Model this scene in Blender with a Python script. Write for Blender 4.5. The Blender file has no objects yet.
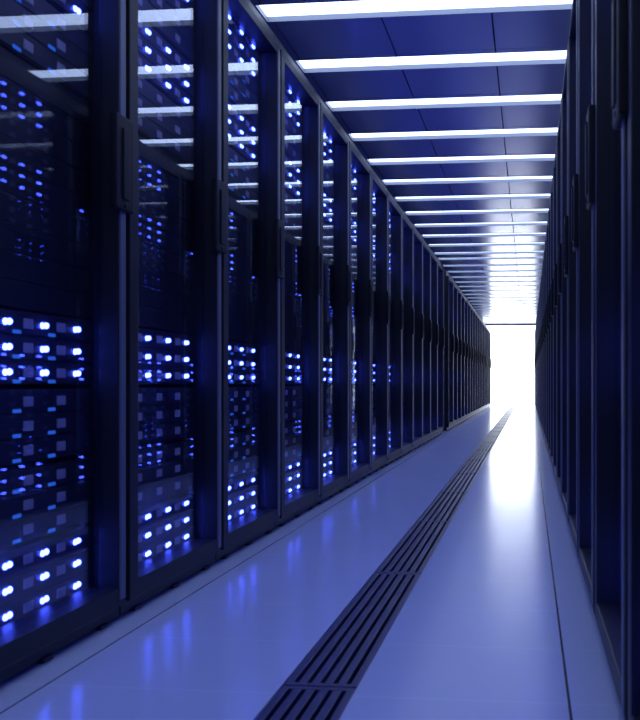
import bpy, bmesh, math, random
random.seed(4)
S = bpy.context.scene
C = S.collection

# ------------------------------------------------------------------ materials
def mat(name, col, rough=0.5, metal=0.0, spec=0.5, noise=0.0, nscale=30.0, coat=0.0):
    m = bpy.data.materials.new(name); m.use_nodes = True
    nt = m.node_tree; b = nt.nodes['Principled BSDF']
    b.inputs['Base Color'].default_value = (*col, 1)
    b.inputs['Roughness'].default_value = rough
    b.inputs['Metallic'].default_value = metal
    b.inputs['Specular IOR Level'].default_value = spec
    b.inputs['Coat Weight'].default_value = coat
    if noise:
        tc = nt.nodes.new('ShaderNodeTexCoord'); n = nt.nodes.new('ShaderNodeTexNoise')
        n.inputs['Scale'].default_value = nscale
        r = nt.nodes.new('ShaderNodeMapRange')
        r.inputs['To Min'].default_value = rough - noise; r.inputs['To Max'].default_value = rough + noise
        nt.links.new(tc.outputs['Object'], n.inputs['Vector'])
        nt.links.new(n.outputs['Fac'], r.inputs['Value'])
        nt.links.new(r.outputs['Result'], b.inputs['Roughness'])
    return m

def emit(name, col, strength):
    m = bpy.data.materials.new(name); m.use_nodes = True
    nt = m.node_tree; nt.nodes.clear()
    e = nt.nodes.new('ShaderNodeEmission'); o = nt.nodes.new('ShaderNodeOutputMaterial')
    e.inputs['Color'].default_value = (*col, 1); e.inputs['Strength'].default_value = strength
    nt.links.new(e.outputs[0], o.inputs[0])
    return m

def glass(name):
    # lightly tinted flat door glass: transparent, mirror share growing at grazing angles
    m = bpy.data.materials.new(name); m.use_nodes = True
    nt = m.node_tree; nt.nodes.clear()
    N = nt.nodes.new; L = nt.links.new
    lw = N('ShaderNodeLayerWeight'); lw.inputs['Blend'].default_value = 0.5
    pw = N('ShaderNodeMath'); pw.operation = 'POWER'; pw.inputs[1].default_value = 4.0
    mr = N('ShaderNodeMapRange'); mr.inputs['To Min'].default_value = 0.045; mr.inputs['To Max'].default_value = 0.62
    t = N('ShaderNodeBsdfTransparent'); t.inputs[0].default_value = (0.88, 0.89, 0.93, 1)
    g = N('ShaderNodeBsdfGlossy'); g.inputs['Color'].default_value = (0.9, 0.94, 1, 1); g.inputs['Roughness'].default_value = 0.004
    mx = N('ShaderNodeMixShader'); o = N('ShaderNodeOutputMaterial')
    L(lw.outputs['Facing'], pw.inputs[0]); L(pw.outputs[0], mr.inputs['Value'])
    L(mr.outputs['Result'], mx.inputs[0]); L(t.outputs[0], mx.inputs[1]); L(g.outputs[0], mx.inputs[2])
    L(mx.outputs[0], o.inputs[0])
    return m

def tile_floor(name):
    # glazed floor panels: pale joints every 0.367 m across, two long seams beside the racks
    m = bpy.data.materials.new(name); m.use_nodes = True
    nt = m.node_tree; b = nt.nodes['Principled BSDF']
    N = nt.nodes.new; L = nt.links.new
    tc = N('ShaderNodeTexCoord'); sp = N('ShaderNodeSeparateXYZ'); L(tc.outputs['Object'], sp.inputs[0])
    def math_(op, a, bb=None):
        n = N('ShaderNodeMath'); n.operation = op
        for i, v in enumerate((a, bb)):
            if v is None: continue
            if isinstance(v, (int, float)): n.inputs[i].default_value = v
            else: L(v, n.inputs[i])
        return n.outputs[0]
    def line(v, at, half):
        return math_('LESS_THAN', math_('ABSOLUTE', math_('SUBTRACT', v, at)), half)
    long_ = math_('MAXIMUM', line(sp.outputs[0], -1.086, 0.0022), line(sp.outputs[0], 0.086, 0.003))
    fr = math_('FRACT', math_('MULTIPLY', math_('ADD', sp.outputs[1], 0.035), 1 / 0.367))
    cross = math_('LESS_THAN', fr, 0.012)
    cross = math_('MULTIPLY', cross, 0.6)
    nz = N('ShaderNodeTexNoise'); nz.inputs['Scale'].default_value = 1.7; L(tc.outputs['Object'], nz.inputs['Vector'])
    r = N('ShaderNodeMapRange'); r.inputs['To Min'].default_value = 0.16; r.inputs['To Max'].default_value = 0.20
    L(nz.outputs['Fac'], r.inputs['Value']); L(r.outputs['Result'], b.inputs['Roughness'])
    mx1 = N('ShaderNodeMix'); mx1.data_type = 'RGBA'
    mx1.inputs['A'].default_value = (*FLOORCOL, 1); mx1.inputs['B'].default_value = (0.02, 0.025, 0.05, 1)
    L(long_, mx1.inputs['Factor'])
    mx0 = N('ShaderNodeMix'); mx0.data_type = 'RGBA'      # paler joint filler across
    mx0.inputs['A'].default_value = (*FLOORCOL, 1); mx0.inputs['B'].default_value = (0.62, 0.68, 0.86, 1)
    L(cross, mx0.inputs['Factor']); L(mx0.outputs['Result'], mx1.inputs['A'])
    L(mx1.outputs['Result'], b.inputs['Base Color'])
    b.inputs['Specular IOR Level'].default_value = 0.28
    return m

FLOORCOL = (0.47, 0.53, 0.78)
M = {
 'rack':   mat('rack_paint', (0.028, 0.032, 0.05), 0.38, 0.2, 0.5, 0.05),
 'frame':  mat('door_frame_paint', (0.015, 0.017, 0.025), 0.44, 0.0, 0.27, 0.03),
 'fin':    mat('door_channel_black', (0.018, 0.02, 0.032), 0.42, 0.0, 0.4),
 'satin':  mat('satin_edge_metal', (0.12, 0.135, 0.19), 0.42, 0.1),
 'handle': mat('handle_black', (0.007, 0.008, 0.012), 0.5, 0.0, 0.25),
 'server': mat('server_case', (0.022, 0.024, 0.055), 0.42, 0.0, 0.4, 0.05),
 'button': mat('grey_button', (0.52, 0.50, 0.60), 0.5),
 'blank':  mat('blank_panel_paint', (0.016, 0.018, 0.034), 0.5, 0.0, 0.4),
 'led':    emit('led_white_blue', (0.05, 0.085, 1.0), 34.0),
 'dash':   emit('status_blue', (0.03, 0.16, 1.0), 0.8),
 'glass':  glass('door_glass'),
 'diff':   emit('ceiling_diffuser', (0.54, 0.67, 1.0), 4.3),
 'trim':   mat('light_housing_grey', (0.20, 0.22, 0.27), 0.5),
 'ceil':   mat('ceiling_panel', (0.42, 0.44, 0.60), 0.20, 0.0, 1.0),
 'ceilback': mat('ceiling_void', (0.02, 0.02, 0.03), 0.8),
 'wall':   mat('wall_paint', (0.12, 0.13, 0.2), 0.6),
 'grille': mat('grille_metal', (0.032, 0.036, 0.13), 0.38, 0.2),
 'void':   mat('trench_black', (0.006, 0.006, 0.01), 0.8),
 'bright': emit('end_window_glow', (0.86, 0.93, 1.0), 6.0),
 'beam':   mat('beam_grey', (0.15, 0.16, 0.2), 0.5),
}
M['floor'] = tile_floor('floor_tiles')

# ------------------------------------------------------------------ helpers
class MB:
    def __init__(s): s.bm = bmesh.new()
    def box(s, x0, x1, y0, y1, z0, z1, bev=0.0, mi=0):
        r = bmesh.ops.create_cube(s.bm, size=1)
        for v in r['verts']:
            v.co.x = x0 if v.co.x < 0 else x1
            v.co.y = y0 if v.co.y < 0 else y1
            v.co.z = z0 if v.co.z < 0 else z1
        fs = set(f for v in r['verts'] for f in v.link_faces)
        if bev:
            es = list(set(e for v in r['verts'] for e in v.link_edges))
            q = bmesh.ops.bevel(s.bm, geom=es, offset=bev, segments=2, affect='EDGES', profile=0.6)
            fs = set(q['faces']) | set(f for f in fs if f.is_valid)
            vs = set(v for f in fs for v in f.verts)
            fs = set(f for v in vs for f in v.link_faces)
        for f in fs: f.material_index = mi
        return s
    def dome(s, x, y, z, ry, rz, rx, seg=8, rings=3, mi=0):
        # half ellipsoid bulging towards +x
        prev = None
        for i in range(rings):
            a = i / rings * math.pi / 2
            ring = [s.bm.verts.new((x + rx * math.sin(a), y + ry * math.cos(a) * math.cos(t), z + rz * math.cos(a) * math.sin(t)))
                    for t in [2 * math.pi * k / seg for k in range(seg)]]
            if prev:
                for k in range(seg):
                    f = s.bm.faces.new((prev[k], prev[(k + 1) % seg], ring[(k + 1) % seg], ring[k])); f.material_index = mi
            prev = ring
        tip = s.bm.verts.new((x + rx, y, z))
        for k in range(seg):
            f = s.bm.faces.new((prev[k], prev[(k + 1) % seg], tip)); f.material_index = mi
        return s
    def merge(s, me, off, flip=False):
        # add a finished mesh at an offset
        n0 = len(s.bm.verts); s.bm.from_mesh(me); s.bm.verts.ensure_lookup_table()
        for v in s.bm.verts[n0:]:
            if flip: v.co.x = -v.co.x; v.co.y = -v.co.y
            v.co.x += off[0]; v.co.y += off[1]; v.co.z += off[2]
        return s
    def mesh(s, name, mats):
        me = bpy.data.meshes.new(name)
        bmesh.ops.recalc_face_normals(s.bm, faces=s.bm.faces[:])
        s.bm.to_mesh(me); s.bm.free()
        for m in (mats if isinstance(mats, (list, tuple)) else [mats]): me.materials.append(m)
        return me

def link(name, data, parent=None, loc=(0, 0, 0)):
    o = bpy.data.objects.new(name, data); C.objects.link(o)
    o.location = loc
    if parent: o.parent = parent
    return o
def tag(o, label=None, cat=None, group=None, kind=None):
    if label: o['label'] = label
    if cat: o['category'] = cat
    if group: o['group'] = group
    if kind: o['kind'] = kind
    return o
def structure(name, mb, mats, label=None):
    return tag(link(name, mb.mesh(name, mats)), label, None, None, 'structure')

ORD = ['first', 'second', 'third', 'fourth', 'fifth', 'sixth', 'seventh', 'eighth', 'ninth', 'tenth', 'eleventh',
       'twelfth', 'thirteenth', 'fourteenth', 'fifteenth', 'sixteenth', 'seventeenth', 'eighteenth', 'nineteenth']
def ordinal(n):
    if n <= 19: return ORD[n - 1]
    t, u = divmod(n, 10)
    if u == 0: return {2: 'twentieth', 3: 'thirtieth', 4: 'fortieth'}[t]
    return {2: 'twenty', 3: 'thirty', 4: 'forty'}[t] + '-' + ORD[u - 1]

CAM_H = 0.68
PITCH = 0.75
ROOM_END = 25.95
Y_BACK = -2.2
X_LEFT, X_RIGHT = -2.45, 1.48
CEIL = CAM_H + 1.85

# ------------------------------------------------------------------ the setting
GR0, GR1 = -0.555, -0.3825
mb = MB()
mb.box(X_LEFT, GR0, Y_BACK, ROOM_END + .3, -0.12, 0)
mb.box(GR1, X_RIGHT, Y_BACK, ROOM_END + .3, -0.12, 0)
mb.box(GR0, GR1, Y_BACK, ROOM_END + .3, -0.14, -0.10, mi=1)
structure('floor', mb, [M['floor'], M['void']])
structure('wall_left', MB().box(X_LEFT - .1, X_LEFT, Y_BACK, ROOM_END + .3, -.12, CEIL + .15), M['wall'])
structure('wall_right', MB().box(X_RIGHT, X_RIGHT + .1, Y_BACK, ROOM_END + .3, -.12, CEIL + .15), M['wall'])
structure('wall_back', MB().box(X_LEFT - .1, X_RIGHT + .1, Y_BACK - .1, Y_BACK, -.14, CEIL + .15), M['wall'])
structure('wall_end', MB().box(X_LEFT - .1, X_RIGHT + .1, ROOM_END + .3, ROOM_END + .4, -.14, CEIL + .15), M['wall'])
structure('window_1', MB().box(-1.42, .50, ROOM_END + .02, ROOM_END + .06, 0, CEIL - .01), M['bright'])
structure('trim_1', MB().box(X_LEFT, X_RIGHT, ROOM_END - .04, ROOM_END + .02, CEIL - .055, CEIL - .002), M['beam'])

# ceiling: light slots every 0.706 m (one closer pair further down), tiles between
slots = []
z = 3.99 - 0.706 * 8; k = -8
while z < ROOM_END - 0.35:
    if z > Y_BACK + 0.2: slots.append((k, z))
    k += 1
    z = 3.99 + 0.706 * k - (0.19 if k >= 12 else 0)
SW = 0.20
LX0, LX1 = -1.335, 0.93
xs = [-0.184 + 0.557 * i for i in range(-5, 4)]
xs = [X_LEFT] + [x for x in xs if X_LEFT + .1 < x < X_RIGHT - .1] + [X_RIGHT]
mb = MB(); G = 0.004
mb.box(X_LEFT, X_RIGHT, Y_BACK, ROOM_END + .3, CEIL + .075, CEIL + .10, mi=1)
edges = [Y_BACK] + [v for _, y in slots for v in (y, y + SW)] + [ROOM_END + .3]
for a, b in zip(edges[::2], edges[1::2]):
    for x0, x1 in zip(xs[:-1], xs[1:]):
        # central tile plus narrow border strips beside the lights
        w = 0.045
        if b - a > 0.3:
            mb.box(x0 + G, x1 - G, a, a + w - .001, CEIL, CEIL + .02)
            mb.box(x0 + G, x1 - G, a + w + .001, b - w - .001, CEIL + .001, CEIL + .02)
            mb.box(x0 + G, x1 - G, b - w + .001, b, CEIL, CEIL + .02)
        else:
            mb.box(x0 + G, x1 - G, a, b, CEIL, CEIL + .02)
for _, y in slots:
    mb.box(X_LEFT, LX0, y, y + SW, CEIL, CEIL + .02)
    mb.box(LX1, X_RIGHT, y, y + SW, CEIL, CEIL + .02)
structure('ceiling', mb, [M['ceil'], M['ceilback']])

t = .006
mb = MB()
mb.box(LX0 + .001, LX1 - .001, .001, t, .0, .06); mb.box(LX0 + .001, LX1 - .001, SW - t, SW - .001, 0, .06)
mb.box(LX0 + .001, LX0 + t, t, SW - t, 0, .06); mb.box(LX1 - t, LX1 - .001, t, SW - t, 0, .06)
mb.box(LX0 + .001, LX1 - .001, .001, SW - .001, .06, .066)
housing_me = mb.mesh('light_housing', M['trim'])
diff_me = MB().box(LX0 + t, LX1 - t, t, SW - t, .027, .034).mesh('diffuser', M['diff'])
vis = 0
for k, y in slots:
    o = link('ceiling_light', None, None, (0, y, CEIL))
    link('housing', housing_me, o); link('diffuser', diff_me, o)
    if y > 3.9:
        vis += 1
        lab = 'long white ceiling light bar, %s counted down from the top of the photo' % ordinal(vis)
        if vis == 1: lab = 'long white ceiling light bar at the very top edge of the photo'
    else:
        lab = 'long white recessed ceiling light bar above and outside the top of the frame'
    tag(o, lab, 'ceiling light', 'recessed light bars across the ceiling')

# floor grille, laid in segments
seg = 1.14; BARS = 5
mb = MB(); W = GR1 - GR0; L = seg - .006
mb.box(.002, .020, 0, L, -.03, -.001, .002); mb.box(W - .020, W - .002, 0, L, -.03, -.001, .002)
slot_w = .0105
inner0, inner1 = .020, W - .020
bw = (inner1 - inner0 - BARS * slot_w) / (BARS - 1)
x = inner0 + slot_w
for i in range(BARS - 1):
    mb.box(x, x + bw, .015, L - .015, -.028, -.0015, .0015); x += bw + slot_w
mb.box(.002, W - .002, 0, .018, -.03, -.0008, .002); mb.box(.002, W - .002, L - .018, L, -.03, -.0008, .002)
mb.box(.004, .010, .0, L, -.10, -.03); mb.box(W - .010, W - .004, 0, L, -.10, -.03)
gr_me = mb.mesh('floor_grille', M['grille'])
y = 1.86 - seg * 3; n = 0
while y + seg < ROOM_END:
    o = link('floor_grille', gr_me, None, (GR0, y, 0))
    if y + seg > 1.75:
        n += 1
        lab = 'dark slotted floor grille section, %s counted from the bottom of the photo' % ordinal(n)
    else:
        lab = 'dark slotted floor grille section in front of the frame, below the bottom of the photo'
    tag(o, lab, 'floor grille', 'slotted grille sections along the floor')
    y += seg

# ------------------------------------------------------------------ rack meshes (local: front faces +x, x=0 is the fin tip)
GL = -.045            # glass face, recessed in a deep frame
TOP = 2.245
BODY = -1.05
mb = MB()
mb.box(BODY, -.060, .002, .016, .050, TOP - .004); mb.box(BODY, -.060, PITCH - .016, PITCH - .002, .050, TOP - .004)
mb.box(BODY, -.060, .016, PITCH - .016, TOP - .022, TOP - .004, .0)
mb.box(BODY, -.036, .001, PITCH - .001, TOP + .001, TOP + .075, .003)
mb.box(BODY, -.060, .016, PITCH - .016, .050, .075)
mb.box(BODY, BODY + .012, .016, PITCH - .016, .075, TOP - .022)
for yy in (.017, PITCH - .038): mb.box(-.150, -.130, yy, yy + .020, .075, TOP - .022)
cab_me = mb.mesh('cabinet', M['rack'])
mb = MB()
mb.box(BODY + .02, -.030, .004, PITCH - .004, .008, .049, .002)
for yy in (.10, .375, .65):
    mb.box(-.045, -.022, yy - .022, yy + .022, 0, .012, .002)
    mb.box(BODY + .05, BODY + .09, yy - .022, yy + .022, 0, .012, .002)
plinth_me = mb.mesh('plinth', M['fin'])
FS = .067             # width of the stile on the latch side
mb = MB()
mb.box(-.058, 0, .001, .055, .051, TOP, .003)
mb.box(-.058, 0, PITCH - FS, PITCH - .026, .051, TOP, .003)
mb.box(-.058, -.018, PITCH - .027, PITCH - .001, .052, TOP - .001, .002)
mb.box(-.058, -.0004, .050, PITCH - FS + .005, TOP - .040, TOP - .0002, .003)
mb.box(-.098, -.0004, .050, PITCH - FS + .005, .0512, .105, .003)
door_me = mb.mesh('door', M['frame'])
glass_me = MB().box(-.050, -.045, .050, PITCH - FS + .005, .100, TOP - .036).mesh('glass_pane', M['glass'])
mb = MB()
mb.box(-.002, .004, PITCH - .062, PITCH - .030, .070, TOP - .020, .0028)
satin_me = mb.mesh('edge_trim', M['satin'])
mb = MB()
mb.box(-.004, .016, PITCH - .108, PITCH - .004, 1.17, 1.435, .005)
mb.box(.014, .021, PITCH - .075, PITCH - .040, 1.20, 1.40, .003)
mb.dome(.016, PITCH - .056, 1.185, .008, .008, .003, 10, 2)
handle_me = mb.mesh('handle', M['handle'])

# server: three rows, each its own recessed face band
SX = -.100; SY0, SY1 = .020, PITCH - .020; SH = .092
ROWZ = (.061, 0, -.061)
LEDY = [.230, .438, .645, .854]; BTNY = [.145, .350, .549, .747]; DSHY = [.285, .488, .690]
def server_shell(mb):
    mb.box(-.80, SX - .004, SY0 + .022, SY1 - .022, -SH, SH, 0)
    for r in ROWZ: mb.box(SX - .010, SX, SY0, SY1, r - .0275, r + .0275, .002)
    return mb
def led(mb, y, z, mi=0, seg=8, rings=3):
    mb.dome(SX, y - .0085, z - .0006, .0095, .0085, .007, seg, rings, mi)
    mb.dome(SX, y + .0085, z + .0006, .0095, .0085, .007, seg, rings, mi)
def items(kind):
    out = []
    for r in ROWZ:
        for f in BTNY: out.append(('button', f * PITCH, r))
        if kind in ('bright', 'both'):
            for f in LEDY: out.append(('led', f * PITCH, r))
        if kind in ('dim', 'both'):
            for f in DSHY: out.append(('dash', f * PITCH, r - .0225))
    return out
shell_me = server_shell(MB()).mesh('server', M['server'])
mb = MB(); led(mb, 0, 0); led_me = mb.mesh('indicator_light', M['led'])
btn_me = MB().box(SX, SX + .004, -.020, .020, -.0125, .0125, .0025).mesh('button', M['button'])
dash_me = MB().box(SX, SX + .002, -.0165, .0165, -.0045, .0045, .0015).mesh('status_bar', M['dash'])
far_me = {}
for kind in ('bright', 'dim', 'both', 'plain'):
    mb = server_shell(MB())
    for what, y, z in items(kind):
        if what == 'button': mb.box(SX, SX + .004, y - .020, y + .020, z - .0125, z + .0125, 0, 1)
        elif what == 'dash': mb.box(SX, SX + .002, y - .0165, y + .0165, z - .0045, z + .0045, 0, 2)
        else: led(mb, y, z, 3, 6, 2)
    far_me[kind] = mb.mesh('server_' + kind, [M['server'], M['button'], M['dash'], M['led']])
mb = MB()
b0, b1 = CAM_H + .187, CAM_H + .808
mb.box(-.128, -.116, SY0 + .022, SY1 - .022, b0, b1)
for i in range(9):
    a = b0 + (b1 - b0) * i / 9; mb.box(-.120, -.106, SY0 + .002, SY1 - .002, a + .0008, a + (b1 - b0) / 9 - .0008, .001)
blank_me = mb.mesh('blanking_panel', M['blank'])

#        centre height above camera, kind, description
STACK = [(-.498, 'bright', 'lowest'), (-.302, 'dim', 'second up'), (-.105, 'dim', 'third up'),
         (.090, 'both', 'at mid height'), (.907, 'dim', 'just above blank panel'),
         (1.100, 'bright', 'third from top'), (1.295, 'dim', 'second from top'),
         (1.475, 'bright', 'topmost')]
LOOK = {'bright': 'server with white lights', 'dim': 'server with blue dashes', 'plain': 'server with grey buttons',
        'both': 'server with white lights'}

def rack(loc, rot, lab, group):
    r = link('server_rack', None, None, loc); r.rotation_euler = (0, 0, rot)
    link('cabinet', cab_me, r); link('plinth', plinth_me, r)
    d = link('door', door_me, r)
    tag(link('glass_pane', glass_me, d), 'reflective glass pane')
    tag(link('edge_trim', satin_me, d), 'lighter satin metal strip'); link('handle', handle_me, d)
    tag(r, lab, 'server rack', group)
def server(loc, rot, zc, kind, lab, group, near):
    if near:
        o = link('server', shell_me, None, (loc[0], loc[1], CAM_H + zc)); o.rotation_euler = (0, 0, rot)
        for what, y, z in items(kind):
            if what == 'button': link('button', btn_me, o, (0, y, z))
            elif what == 'led': link('indicator_light', led_me, o, (0, y, z))
            else: link('status_bar', dash_me, o, (0, y, z))
    else:
        o = link('server', far_me[kind], None, (loc[0], loc[1], CAM_H + zc)); o.rotation_euler = (0, 0, rot)
    tag(o, lab, 'server', group)

rest = MB()
individual = 0
def fill(loc, rot, where, side, near, alone, dashes=True):
    global individual
    for zc, kind, pos in STACK:
        if not dashes: kind = {'dim': 'plain', 'both': 'bright'}.get(kind, kind)
        if alone and individual < 300:
            server(loc, rot, zc, kind, '%s, %s, in %s' % (LOOK[kind], pos, where), 'servers in the %s row' % side, near)
            individual += 1
        else:
            rest.merge(far_me[kind], (loc[0], loc[1], CAM_H + zc), rot != 0)
    o = link('blanking_panel', blank_me, None, loc); o.rotation_euler = (0, 0, rot)
    tag(o, 'black ribbed blank panel in %s' % where, 'blank panel', 'blank panels in the %s row' % side)

LX, RX = -1.150, 0.177
Y0 = 1.583
# left row: 31 places, the fourteenth left open
n = 0
for i in range(-2, 32):
    if i == 13: continue
    loc = (LX, Y0 + PITCH * i, 0)
    if i < 0:
        where = 'a rack outside the left edge of the photo'
        lab = 'dark glass-door server rack standing outside the left edge of the photo'
        g = 'left row racks beside the camera'
    else:
        n += 1
        where = '%s left-row rack from the left' % ordinal(n)
        lab = 'dark glass-door server rack, %s from the left edge of the photo in the left row' % ordinal(n)
        if n == 14: lab = 'dark glass-door server rack, fourteenth of the left row, just beyond the gap'
        g = 'racks in the left row'
    rack(loc, 0, lab, g)
    fill(loc, 0, where, 'left', 0 <= i < 6, i >= 0, i in (0, 2, 5, 8, 9, 12))
# right row, turned round
n = 0
for i in range(-2, 33):
    loc = (RX, 0.788 + PITCH * (i + 1), 0)
    if i < 0:
        where = 'a rack outside the right edge of the photo'
        lab = 'dark glass-door server rack standing outside the right edge of the photo'
        g = 'right row racks beside the camera'
    else:
        n += 1
        where = '%s right-row rack from the right' % ordinal(n)
        lab = 'dark glass-door server rack, %s from the right edge of the photo in the right row' % ordinal(n)
        g = 'racks in the right row'
    rack(loc, math.pi, lab, g)
    fill(loc, math.pi, where, 'right', 1 <= i < 3, 0 <= i < 7, i % 3 != 1)
o = link('servers', rest.mesh('servers', [M['server'], M['button'], M['dash'], M['led']]))
tag(o, 'dark server units behind the doors of the far right row', 'servers', None, 'stuff')

# ------------------------------------------------------------------ camera, world, view
F = 840.0; PX, PY = 448.0, 384.0
cam = bpy.data.cameras.new('camera'); co = bpy.data.objects.new('camera', cam); C.objects.link(co)
cam.sensor_fit = 'HORIZONTAL'; cam.sensor_width = 36; cam.lens = 36 * F / 640
cam.shift_x = (320 - PX) / 640; cam.shift_y = (PY - 360) / 640
cam.clip_start = 0.02; cam.clip_end = 100
co.location = (0, 0, CAM_H); co.rotation_euler = (math.pi / 2, 0, math.atan(80.7 / F))
cam.dof.use_dof = True; cam.dof.focus_distance = 6.5; cam.dof.aperture_fstop = 8
S.camera = co
w = bpy.data.worlds.new('world'); S.world = w; w.use_nodes = True
w.node_tree.nodes['Background'].inputs[0].default_value = (0.05, 0.08, 0.3, 1)
w.node_tree.nodes['Background'].inputs[1].default_value = 0.2
S.view_settings.view_transform = 'Standard'; S.view_settings.look = 'None'
S.view_settings.gamma = 1; S.view_settings.exposure = 0.0
S.view_settings.use_curve_mapping = False
